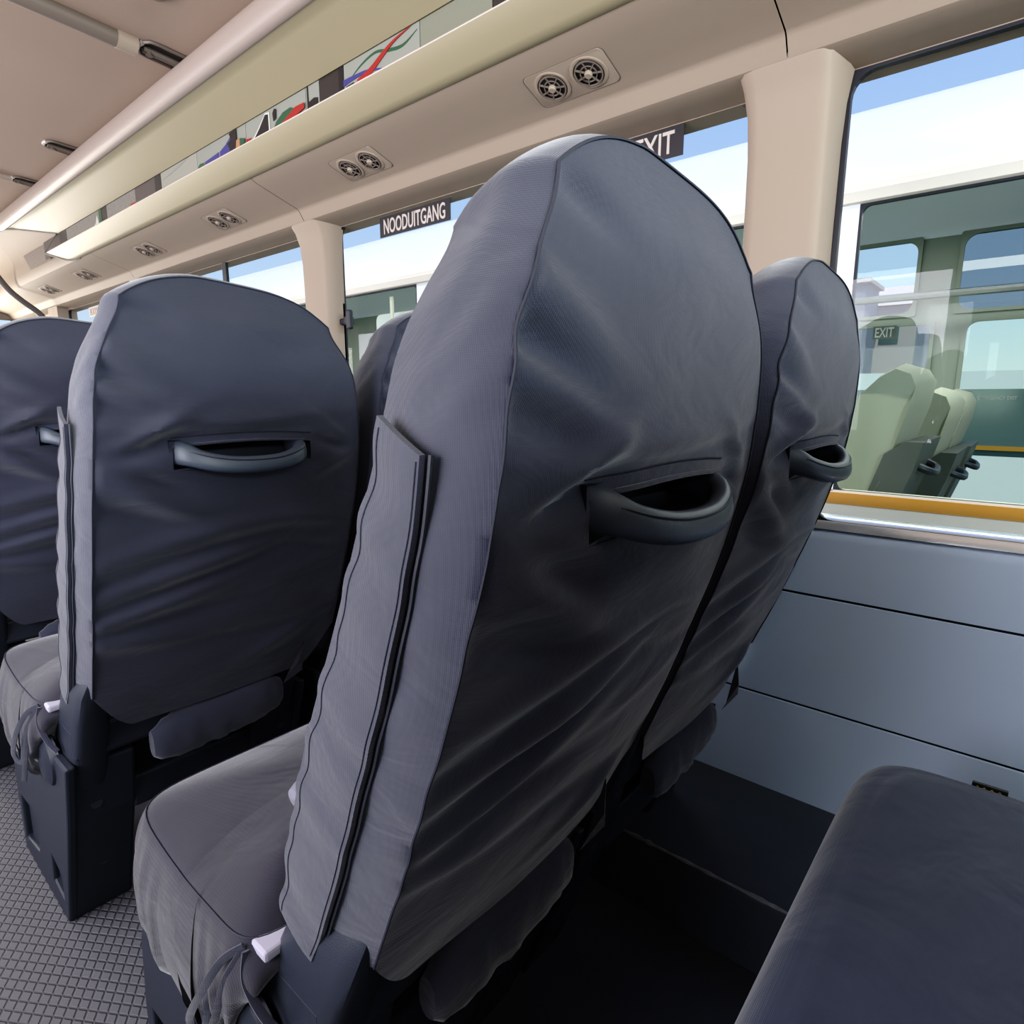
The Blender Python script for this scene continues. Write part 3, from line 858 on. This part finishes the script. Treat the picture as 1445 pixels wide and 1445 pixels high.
card(1.432, 1.375, 'grey', 'narrow card with a dark border and white centre beside the black card', [('dark_border', 'black', [(.1, 0), (.9, 0), (.9, .35), (.6, .42), (.22, .35), (.2, 1), (.1, 1)])])
card(1.375, 1.277, 'dark', 'black card next to the ribbon card', [('dark_edge', 'black', [(.8, 0), (1, 0), (1, 1), (.8, 1)])])
card(1.277, 1.02, 'grey', 'grey card with crossing red, green and blue ribbons', [
    ('green_ribbon', 'green', curve2([(.08, .3), (.25, .62), (.45, .78), (.62, .6), (.8, .5), (.97, .75)], [.03, .07, .09, .12, .10, .02])),
    ('blue_ribbon', 'blue', curve2([(.0, .3), (.15, .32), (.35, .28), (.6, .02)], [.25, .16, .10, .03])),
    ('red_ribbon', 'red', curve2([(.2, .02), (.38, .22), (.55, .55), (.7, .8), (.9, .95)], [.30, .26, .20, .10, .02])),
    ('black_mark', 'black', [(.02, 0), (.2, 0), (.15, .14), (.05, .12)])])
card(1.02, .826, 'plain', 'plain grey-green card at the near end of the row', [])
card(.826, .60, 'dark', 'dark card at the top picture edge, nearest of the row', [])
# warning label on the cove beyond the rack end
def cove_pt(t):
    a = Vector((.945, 0, 1.66)); b = Vector((.918, 0, 1.79)); return a.lerp(b, t)
wl = thing('warning_label', 'small printed instruction label on the ceiling curve past the end of the rack', 'label', (.94, 4.0, 1.70))
new_obj('label_sheet', [(.9432, 3.70, 1.662), (.9432, 4.08, 1.662), (.9375, 4.16, 1.740), (.9375, 3.78, 1.740)], [(0, 1, 2, 3)], mat('label_paper', (.26, .21, .17), .6, noise_scale=90, col2=(.11, .09, .08)), wl, smooth=False)

# ================================================================== AIR VENTS
def soffit(t, y):      # t 0 (rack side) .. 1 (window side)
    return Vector((1.0 + .08 * t, y, 1.601 - .0264 * t))
SN = Vector((-.0264, 0, -.08)).normalized()      # facing down and inward
ST = Vector((.08, 0, -.0264)).normalized()
def make_vent(yc):
    org = soffit(.5, yc)
    r = thing('air_vent', 'air vent', 'air vent', org, 'twin round air vents along the window side soffit')
    def at(a, y, h): return org + ST * a + Vector((0, y, 0)) + SN * h
    # plate with rounded corners, two round holes left to the rings
    poly = rrect(-.088, .088, -.040, .040, .012)
    rings = [[tuple(at(z, y * s, h)) for y, z in poly] for s, h in ((1.0, -.001), (1.0, .0006), (.985, .0014))]
    MB().loft(rings).build('vent_plate', M['ventplate'], r)
    ln = [at(z * 1.02, y * 1.012, .0004) for y, z in poly]; ln.append(ln[0])
    MB().tube(ln, .0005, 4, cap=False).build('plate_gap', mat('plate_gap', (.10, .08, .06), .7), r)
    for s in (-1, 1):
        yo = s * .041
        n = 28
        def ring(rad, h, tilt=0): return [tuple(at(rad * math.sin(2 * PI * k / n), yo + rad * math.cos(2 * PI * k / n), h + tilt * math.sin(2 * PI * k / n + .6))) for k in range(n)]
        sk = MB().loft([ring(.0365, .001), ring(.0362, .0025), ring(.034, .0035), ring(.030, .0038, .002), ring(.0285, .0015, .002), ring(.0275, -.004)], cap=False).build('vent_ring', M['ventplate'], r)
        MB().add(ring(.0285, .0016), [tuple(range(n))]).build('vent_throat', M['ventdark'], sk)
        g = MB()
        g.loft([ring(.0275, .002, .002), ring(.0272, .005, .002), ring(.0248, .005, .002), ring(.0246, .002, .002)], cap=False)
        g.loft([ring(.0165, .002, .002), ring(.0163, .005, .002), ring(.0148, .005, .002), ring(.0146, .002, .002)], cap=False)
        for k in range(7):
            a = 2 * PI * k / 7 + .2
            def sp(rad, h, w): 
                return at(rad * math.sin(a) + w * math.cos(a), yo + rad * math.cos(a) - w * math.sin(a), h + .002 * math.sin(a + .6))
            g.loft([[tuple(sp(rad, h, w)) for h, w in ((.002, -.001), (.0052, -.001), (.0052, .001), (.002, .001))] for rad in (.004, .026)])
        gr = g.build('vent_grille', M['ventgrille'], r)
        MB().loft([ring(.0075, .002), ring(.0075, .007), ring(.006, .009)]).build('vent_hub', M['ventplate'], r)
    return r
vent = make_vent(.735)
VL = ['largest twin round air vent above the nearest seat top', 'second twin air vent along the soffit, above the NOODUITGANG window', 'third twin air vent, near the panel joint above the far window',
      'fourth twin air vent, beyond the panel joint', 'fifth twin air vent, small, near the front', 'last twin air vent before the front panel edge']
vent['label'] = VL[0]
for y, lab in zip((1.385, 2.135, 2.785, 3.56, 4.19), VL[1:]):
    c = copy_tree(vent); c.location = vent.location + Vector((0, y - .735, 0)); c['label'] = lab

# ================================================================== CEILING FITTINGS
def strip_fitting(y, x0, label, pole=False):
    r = thing('ceiling_bracket', label, 'bracket', (x0, y, ceil_z(x0)), 'recessed brackets across the ceiling')
    z = lambda x: ceil_z(x) - .001
    xs = [x0, x0 + .012, x0 + .03, .86]
    hw = [.018, .036, .040, .040]
    ring = [(x, y - w, z(x)) for x, w in zip(xs, hw)] + [(x, y + w, z(x)) for x, w in list(zip(xs, hw))[::-1]]
    MB().loft([[(a, b, c - .002) for a, b, c in ring], ring]).build('recess_plate', M['ventdark'], r, smooth=False)
    for s in (-1, 1):
        MB().tube([(x, y + s * w, z(x) - .002) for x, w in zip(xs, hw)], .005, 6).build('side_rail', M['steel'], r)
    MB().tube([(x0, y - .018, z(x0) - .002), (x0 - .004, y, z(x0) - .003), (x0, y + .018, z(x0) - .002)], .006, 6).build('end_clip', M['rackline'], r)
    MB().tube([(x0 + .006, y, z(x0) - .008), (.86, y, z(.86) - .006)], .010, 8).build('centre_bar', M['steel'], r)
    MB().tube([(x0 + .02, y, z(x0) - .02), (x0 + .02, y, z(x0) - .002)], .009, 10).build('bolt', M['steel'], r)
    return r
strip_fitting(1.835, .715, 'large metal bracket at the end of the ceiling pole above the rolled rack edge')
strip_fitting(2.745, .725, 'short metal ceiling bracket in mid ceiling with no pole')
strip_fitting(3.265, .735, 'farthest metal ceiling bracket on the thin front pole')
def pole(y, x1, rad, label):
    pts = [(x, y, ceil_z(x) - rad * .55) for x in [XL + .1 + (x1 - XL - .1) * i / 16 for i in range(17)]]
    p = thing('ceiling_pole', label, 'pole', (x1, y, ceil_z(x1)))
    MB().tube(pts, rad, 12).build('tube', mat('pole_cover', (.15, .12, .095), .5), p)
    MB().tube([(x1 - .035, y, ceil_z(x1 - .035) - rad * .5), (x1 + .01, y, ceil_z(x1) - rad * .5)], rad * 1.12, 12).build('end_sleeve', M['ventplate'], p)
pole(1.835, .695, .021, 'thick brown pole running across the ceiling in the upper left')
pole(3.265, .72, .012, 'thin brown pole across the ceiling near the left picture edge')
lamp = thing('ceiling_lamp', 'rounded ceiling lamp cut by the top picture edge', 'ceiling lamp', (.66, 1.56, ceil_z(.66)))
MB().loft([[(x, y, ceil_z(.66) - h) for x, y in [(.655 + sx * math.copysign(abs(math.cos(a)) ** .5, math.cos(a)), 1.525 + sy * math.copysign(abs(math.sin(a)) ** .5, math.sin(a))) for a in [2 * PI * k / 24 for k in range(24)]]] for sx, sy, h in ((.035, .09, 0), (.035, .09, .008), (.028, .08, .014))]).build('lamp_housing', M['ventgrille'], lamp)
MB().loft([[(x, y, ceil_z(.66) - h) for x, y in [(.655 + sx * math.cos(a), 1.525 + sy * math.sin(a)) for a in [2 * PI * k / 24 for k in range(24)]]] for sx, sy, h in ((.018, .06, .013), (.016, .055, .0165))]).build('diffuser', M['rackline'], lamp)

# ================================================================== NEIGHBOURING BUS
BX = 1.78
k_ = BX / 1.75
nb = thing('minibus', 'white minibus with yellow stripe parked right beside the windows', 'minibus', (2.6, 2.0, -.75))
# side skin above the windows: gutter, tumblehome and roof
roofp = [(BX, 1.468), (BX, 1.482), (BX - .006, 1.486), (BX - .008, 1.497), (BX + .004, 1.503), (BX + .006, 1.52), (BX + .03, 1.60), (BX + .075, 1.675), (BX + .15, 1.737), (BX + .30, 1.785), (BX + .7, 1.82), (BX + 1.1, 1.82), (BX + 1.5, 1.785), (BX + 1.66, 1.735)]
MB().extrude_y(roofp, -2.2, 6.2).build('roof_shell', M['white_body'], nb, angle=30)
MB().extrude_y([(BX - .001, 1.469), (BX - .009, 1.474), (BX - .010, 1.498), (BX + .003, 1.506), (BX + .005, 1.515), (BX + .008, 1.509), (BX + .008, 1.469)], -2.2, 6.2, closed=True).build('gutter', M['cream'], nb)
MB().box(BX - .004, BX + .03, -2.2, 6.2, .15, .725).build('lower_body', M['cream'], nb, smooth=False)
MB().box(BX - .006, BX + .0, -2.2, 6.2, .727, .757).build('yellow_stripe', M['yellow'], nb, smooth=False)
MB().box(BX - .003, BX + .03, -2.2, 6.2, .755, .763).build('window_ledge', M['cream'], nb, smooth=False)
# white posts between its windows
posts = [(.384, .437), (1.93, 2.02), (3.55, 3.65), (-1.6, -1.45)]
for a, b in posts: MB().box(BX - .003, BX + .03, a, b, .76, 1.47).build('window_post', M['white_body'], nb, smooth=False)
wins = [(-1.45, .384, M['tinted']), (.437, 1.93, M['tinted']), (2.02, 3.55, M['tinted']), (3.65, 6.2, M['tinted'])]
for a, b, g in wins: window(0, a, b, .760, 1.470, BX + .004, g, fw=.006, r=.02, name='window', parent=nb)
# far side of that bus: lower windows, plus upper openings added to imitate a reflection
FX = BX + 1.62
def R(ratio): return 1 + ratio * FX
fz0, fz1 = R(-.16), R(.098)
gz0, gz1 = R(.112), R(.205)
lowwin = [(.1157 * FX, .215 * FX), (-.4, .0788 * FX), (.86, 2.0), (2.2, 3.6)]
reflwin = [(.1395 * FX, .30 * FX), (-.4, .092 * FX)]
far = MB()
zs = [.15, fz0, fz1, gz0, gz1, 1.76]
far.box(FX, FX + .03, -2.2, 6.2, zs[0], zs[1]).box(FX, FX + .03, -2.2, 6.2, zs[2], zs[3]).box(FX, FX + .03, -2.2, 6.2, zs[4], zs[5])
def holes(m, spans, z0, z1):
    e = [-2.2] + [v for s in sorted(spans) for v in s] + [6.2]
    for i in range(0, len(e), 2): m.box(FX, FX + .03, e[i], e[i + 1], z0, z1)
holes(far, lowwin, zs[1], zs[2]); holes(far, reflwin, zs[3], zs[4])
far.build('far_wall', M['businner'], nb, smooth=False)
for a, b in lowwin: window(0, a, b, fz0, fz1, FX - .008, M['teal'], fw=.004, r=.04, name='far_window', parent=nb, fmat=M['businner'])
window(0, reflwin[0][0], reflwin[0][1], gz0, gz1, FX - .008, M['glass'], fw=.004, r=.05, name='reflection_window', parent=nb, fmat=M['businner'])
window(0, reflwin[1][0], reflwin[1][1], gz0, gz1, FX - .008, glass_mat('dim_reflection_glass', (.35, .38, .42), .05), fw=.004, r=.05, name='reflection_window', parent=nb, fmat=M['businner'])  # dimmed glass imitates the greyer part of the reflection
MB().box(BX + .03, FX, -2.2, 6.2, .04, .10).box(BX + .03, 2.42, -2.2, 6.2, .10, .16).build('cabin_floor', M['businner'], nb, smooth=False)
MB().extrude_y([(BX + .02, 1.50), (BX + .10, 1.64), (BX + .3, 1.74), (BX + .9, 1.77), (FX - .05, 1.74), (FX, 1.70)], -2.2, 6.2).build('cabin_lining', M['buslining'], nb)
MB().tube([(FX - .25, -2.0, R(.125)), (FX - .25, 1.2, R(.125))], .016, 8).build('hand_rail', M['metal'], nb)
sign('exit_sticker', 'EXIT', FX - .018, .1834 * FX, .1557 * FX, R(.0815), R(.0985), '', '', M['busseatback'], mat('exit_letters', (.35, .4, .36), .6), parent=nb, pad=.2)
for a, b, z0, z1 in ((-1.4, .38, 1.36, 1.44),):
    pass
# white headrest sheet seen through the second window
MB().prism_yz(rrect(1.12 * (BX + .1), 1.292 * (BX + .1), 1.25, 1.389, .03), BX + .10, BX + .11).build('white_board', M['white_body'], nb, smooth=False)
MB().box(BX + .012, BX + .02, 1.235 * BX, 1.245 * BX, .77, 1.44).build('window_divider', M['cream'], nb, smooth=False)

# its seats
def make_pale_seat():
    r = thing('passenger_seat', '', 'seat', (2.2, .25, .16), 'pale seats inside the neighbouring minibus')
    cx = 2.2; prof = [(.50, .42), (.42, .44), (.30, .78), (.245, .98), (.235, 1.05), (.255, 1.085), (.30, 1.10), (.345, 1.075), (.40, 1.0), (.46, .80), (.53, .5)]
    secs = []
    for q in (-1, -.97, -.8, -.4, 0, .4, .8, .97, 1):
        sh = .020 * max(0, abs(q) - .6) / .4 
        secs.append([(cx + q * .20 * (1 - .22 * max(0, (z - .95) / .15) ** 2), y + (.36 - y) * sh * 8, z - sh * .9 * (1 if z > 1 else 0)) for y, z in prof])
    MB().loft(secs).build('backrest', M['busseat'], r, angle=50)
    sp = [(.425, .40), (.345, .62), (.285, .80), (.243, .93), (.236, .925), (.27, .78), (.33, .58), (.41, .38)]
    MB().loft([[(cx + q, y - .006, z) for y, z in [(.49, .38), (.375, .64), (.315, .85), (.27, .885), (.225, .885), (.245, .80), (.30, .62), (.39, .38)]] for q in (-.2, .2)]).build('rear_shell', M['busseatback'], r, smooth=False)
    o = bevel(MB().box(cx - .21, cx + .21, .34, .80, .40, .54).build('seat_cushion', M['busseat'], r, smooth=False), .03, 3)
    MB().box(cx - .17, cx + .17, .42, .72, .16, .42).build('base_block', M['busseatback'], r, smooth=False)
    MB().tube(spline([(cx - .09, .262, .82), (cx - .08, .215, .80), (cx, .205, .79), (cx + .08, .215, .80), (cx + .09, .262, .82)], 5), .011, 8).build('grab_handle', M['plastic'], r)
    return r
ps = make_pale_seat(); 
PS = [((2.16, .245), 'largest pale seat inside the next minibus, seen through the near window'),
      ((2.66, .205), 'middle pale seat in the next minibus, directly left of the thinnest seat'),
      ((3.08, .195), 'thinnest pale seat in the next minibus, in front of its far window')]
for i, ((x, y), lab) in enumerate(PS):
    s = ps if i == 0 else copy_tree(ps)
    s.location = (x, y, .16 - (.0 if i == 0 else .06)); s['label'] = lab

# ================================================================== SECOND BUS, BUILDINGS, GROUND
ob = thing('minibus', 'distant white minibus with yellow stripe seen through the far windows of the next one', 'minibus', (9.6, 1.5, -.9))
X2 = 9.6
bx = MB(); bx.box(X2, X2 + 1.7, -3, 5.0, -.75, .30).box(X2, X2 + 1.7, -3, 5.0, 1.12, 1.34)
for a, b in ((-3, -2.8), (4.6, 5.0)): bx.box(X2, X2 + 1.7, a, b, .30, 1.12)
bx.build('body', M['white_body'], ob, smooth=False)
for i in range(4):
    y0 = -2.8 + i * 1.85
    MB().box(X2 - .01, X2 + .02, y0 + .02, y0 + 1.83, .42, 1.12).build('window', M['dkglass'], ob, smooth=False)
MB().box(X2 + .05, X2 + 1.6, -2.8, 4.6, .3, 1.12).build('cabin', mat('dim_cabin', (.10, .16, .15), .8), ob, smooth=False)
MB().box(X2 - .012, X2, -3, 5.0, .375, .43).build('yellow_stripe', M['yellow'], ob, smooth=False)
vs, fs = text_mesh('EMERGENCY EXIT', 1.0)
xs = [v.x for v in vs]; sx = .38 / (max(xs) - min(xs))
new_obj('lettering', [(X2 - .013 + v.z, .36 - v.x * sx, 1.01 + v.y * sx * 1.25) for v in vs], fs, M['sticker_white'], ob, smooth=False)

struct(MB().box(-60, 90, -60, 90, -.80, -.75).build('ground', M['asphalt'], smooth=False))
def building(x, y0, y1, h, label, ridge=None, m='bldg', dep=8):
    o = thing('building', label, 'building', (x, (y0 + y1) / 2, -.75))
    MB().box(x, x + dep, y0, y1, -.75, h).build('wall', M[m], o, smooth=False)
    if ridge:
        MB().add([(x - .3, y0 - .2, h), (x - .3, y1 + .2, h), (x + 4, y1 + .2, ridge), (x + 4, y0 - .2, ridge), (x + 8.3, y0 - .2, h), (x + 8.3, y1 + .2, h)], [(0, 1, 2, 3), (3, 2, 5, 4), (0, 3, 4), (1, 5, 2)]).build('roof', M['roof'], o, smooth=False)
    else:
        MB().box(x - .15, x + dep + .15, y0 - .15, y1 + .15, h, h + .15).build('parapet', M['roof'], o, smooth=False)
    for k in range(int((y1 - y0) / 1.6)):
        yy = y0 + .6 + k * 1.6
        MB().box(x - .03, x, yy, yy + .7, h - 1.5, h - .7).build('window', M['dkglass'], o, smooth=False)
    return o
building(30, 4.0, 6.05, 4.75, 'pale pitched-roof building seen through an added upper opening of the next bus', 6.1)
building(27, 5.35, 5.85, 5.3, 'narrow grey tower block beside the pitched-roof building', None, 'bldg2', 2.4)
building(36, 7.6, 10.6, 6.4, 'wide pale block standing behind the narrow grey tower', None)

# ================================================================== LIGHT
w = bpy.data.worlds.new('sky'); scene.world = w; w.use_nodes = True
nt = w.node_tree; N = nt.nodes; L = nt.links
bg = N['Background']
tc = N.new('ShaderNodeTexCoord'); sx_ = N.new('ShaderNodeSeparateXYZ'); L.new(tc.outputs['Generated'], sx_.inputs[0])
cr = N.new('ShaderNodeValToRGB'); L.new(sx_.outputs['Z'], cr.inputs['Fac'])
e = cr.color_ramp.elements; e[0].position = 0; e[0].color = (.80, .90, .97, 1); e[1].position = .45; e[1].color = (.33, .52, .93, 1)
m1 = cr.color_ramp.elements.new(.16); m1.color = (.50, .70, .98, 1)
L.new(cr.outputs['Color'], bg.inputs['Color']); bg.inputs['Strength'].default_value = 1.0

def area(name, loc, rot, sx, sy, power, col):
    d = bpy.data.lights.new(name, 'AREA'); d.shape = 'RECTANGLE'; d.size = sx; d.size_y = sy; d.energy = power; d.color = col
    o = bpy.data.objects.new(name, d); COL.objects.link(o); o.location = loc; o.rotation_euler = rot
    return o
sun = bpy.data.lights.new('sun', 'SUN'); sun.energy = 3.0; sun.angle = .01; sun.color = (1, .96, .9)
so = bpy.data.objects.new('sun', sun); COL.objects.link(so)
d = Vector((.50, .12, -1.15)).normalized(); so.rotation_euler = d.to_track_quat('-Z', 'Y').to_euler()
for i, (a, b) in enumerate(lw):
    area('daylight_left', (XL + .01, (a + b) / 2, 1.17), (0, -PI / 2, 0), .72, b - a - .05, (39, 21, 17)[i], (.95, .92, 1.0))
area('daylight_rear', (.1, Y0 + .02, 1.52), (PI / 2, 0, 0), 1.5, .2, 60, (.88, .97, 1.0))
area('cabin_fill', (BX + .8, 1.8, 1.70), (0, 0, 0), .3, 5.5, 60, (1, 1, .96))  # added fill that brightens the neighbouring cabin, not a real lamp
area('daylight_front', (.2, Y1 - .05, 1.25), (-PI / 2, 0, 0), 1.7, .55, 48, (1, .93, .83))

# ================================================================== CAMERA
cam = bpy.data.cameras.new('camera'); co = bpy.data.objects.new('camera', cam); COL.objects.link(co)
f, C, HZ, VX = 860.0, 722.5, 563.0, -313.0
p = math.atan((C - HZ) / f); th = math.atan((C - VX) / math.sqrt(f * f + (C - HZ) ** 2))
co.location = (0, 0, 1.0); co.rotation_euler = (PI / 2 - p, 0, -th)
cam.sensor_width = 36; cam.lens = 36 * f / 1445; cam.clip_start = .02; cam.clip_end = 300
scene.camera = co
scene.view_settings.view_transform = 'Standard'
scene.view_settings.look = 'None'
scene.view_settings.exposure = 0

# camera tone curve: a gentle toe
vs_ = scene.view_settings
vs_.use_curve_mapping = True
cm_ = vs_.curve_mapping
cc = cm_.curves[3]
for x, y in ((.02, .0078), (.05, .030), (.10, .087), (.17, .163), (.30, .305), (.6, .62)): cc.points.new(x, y)
cm_.update()
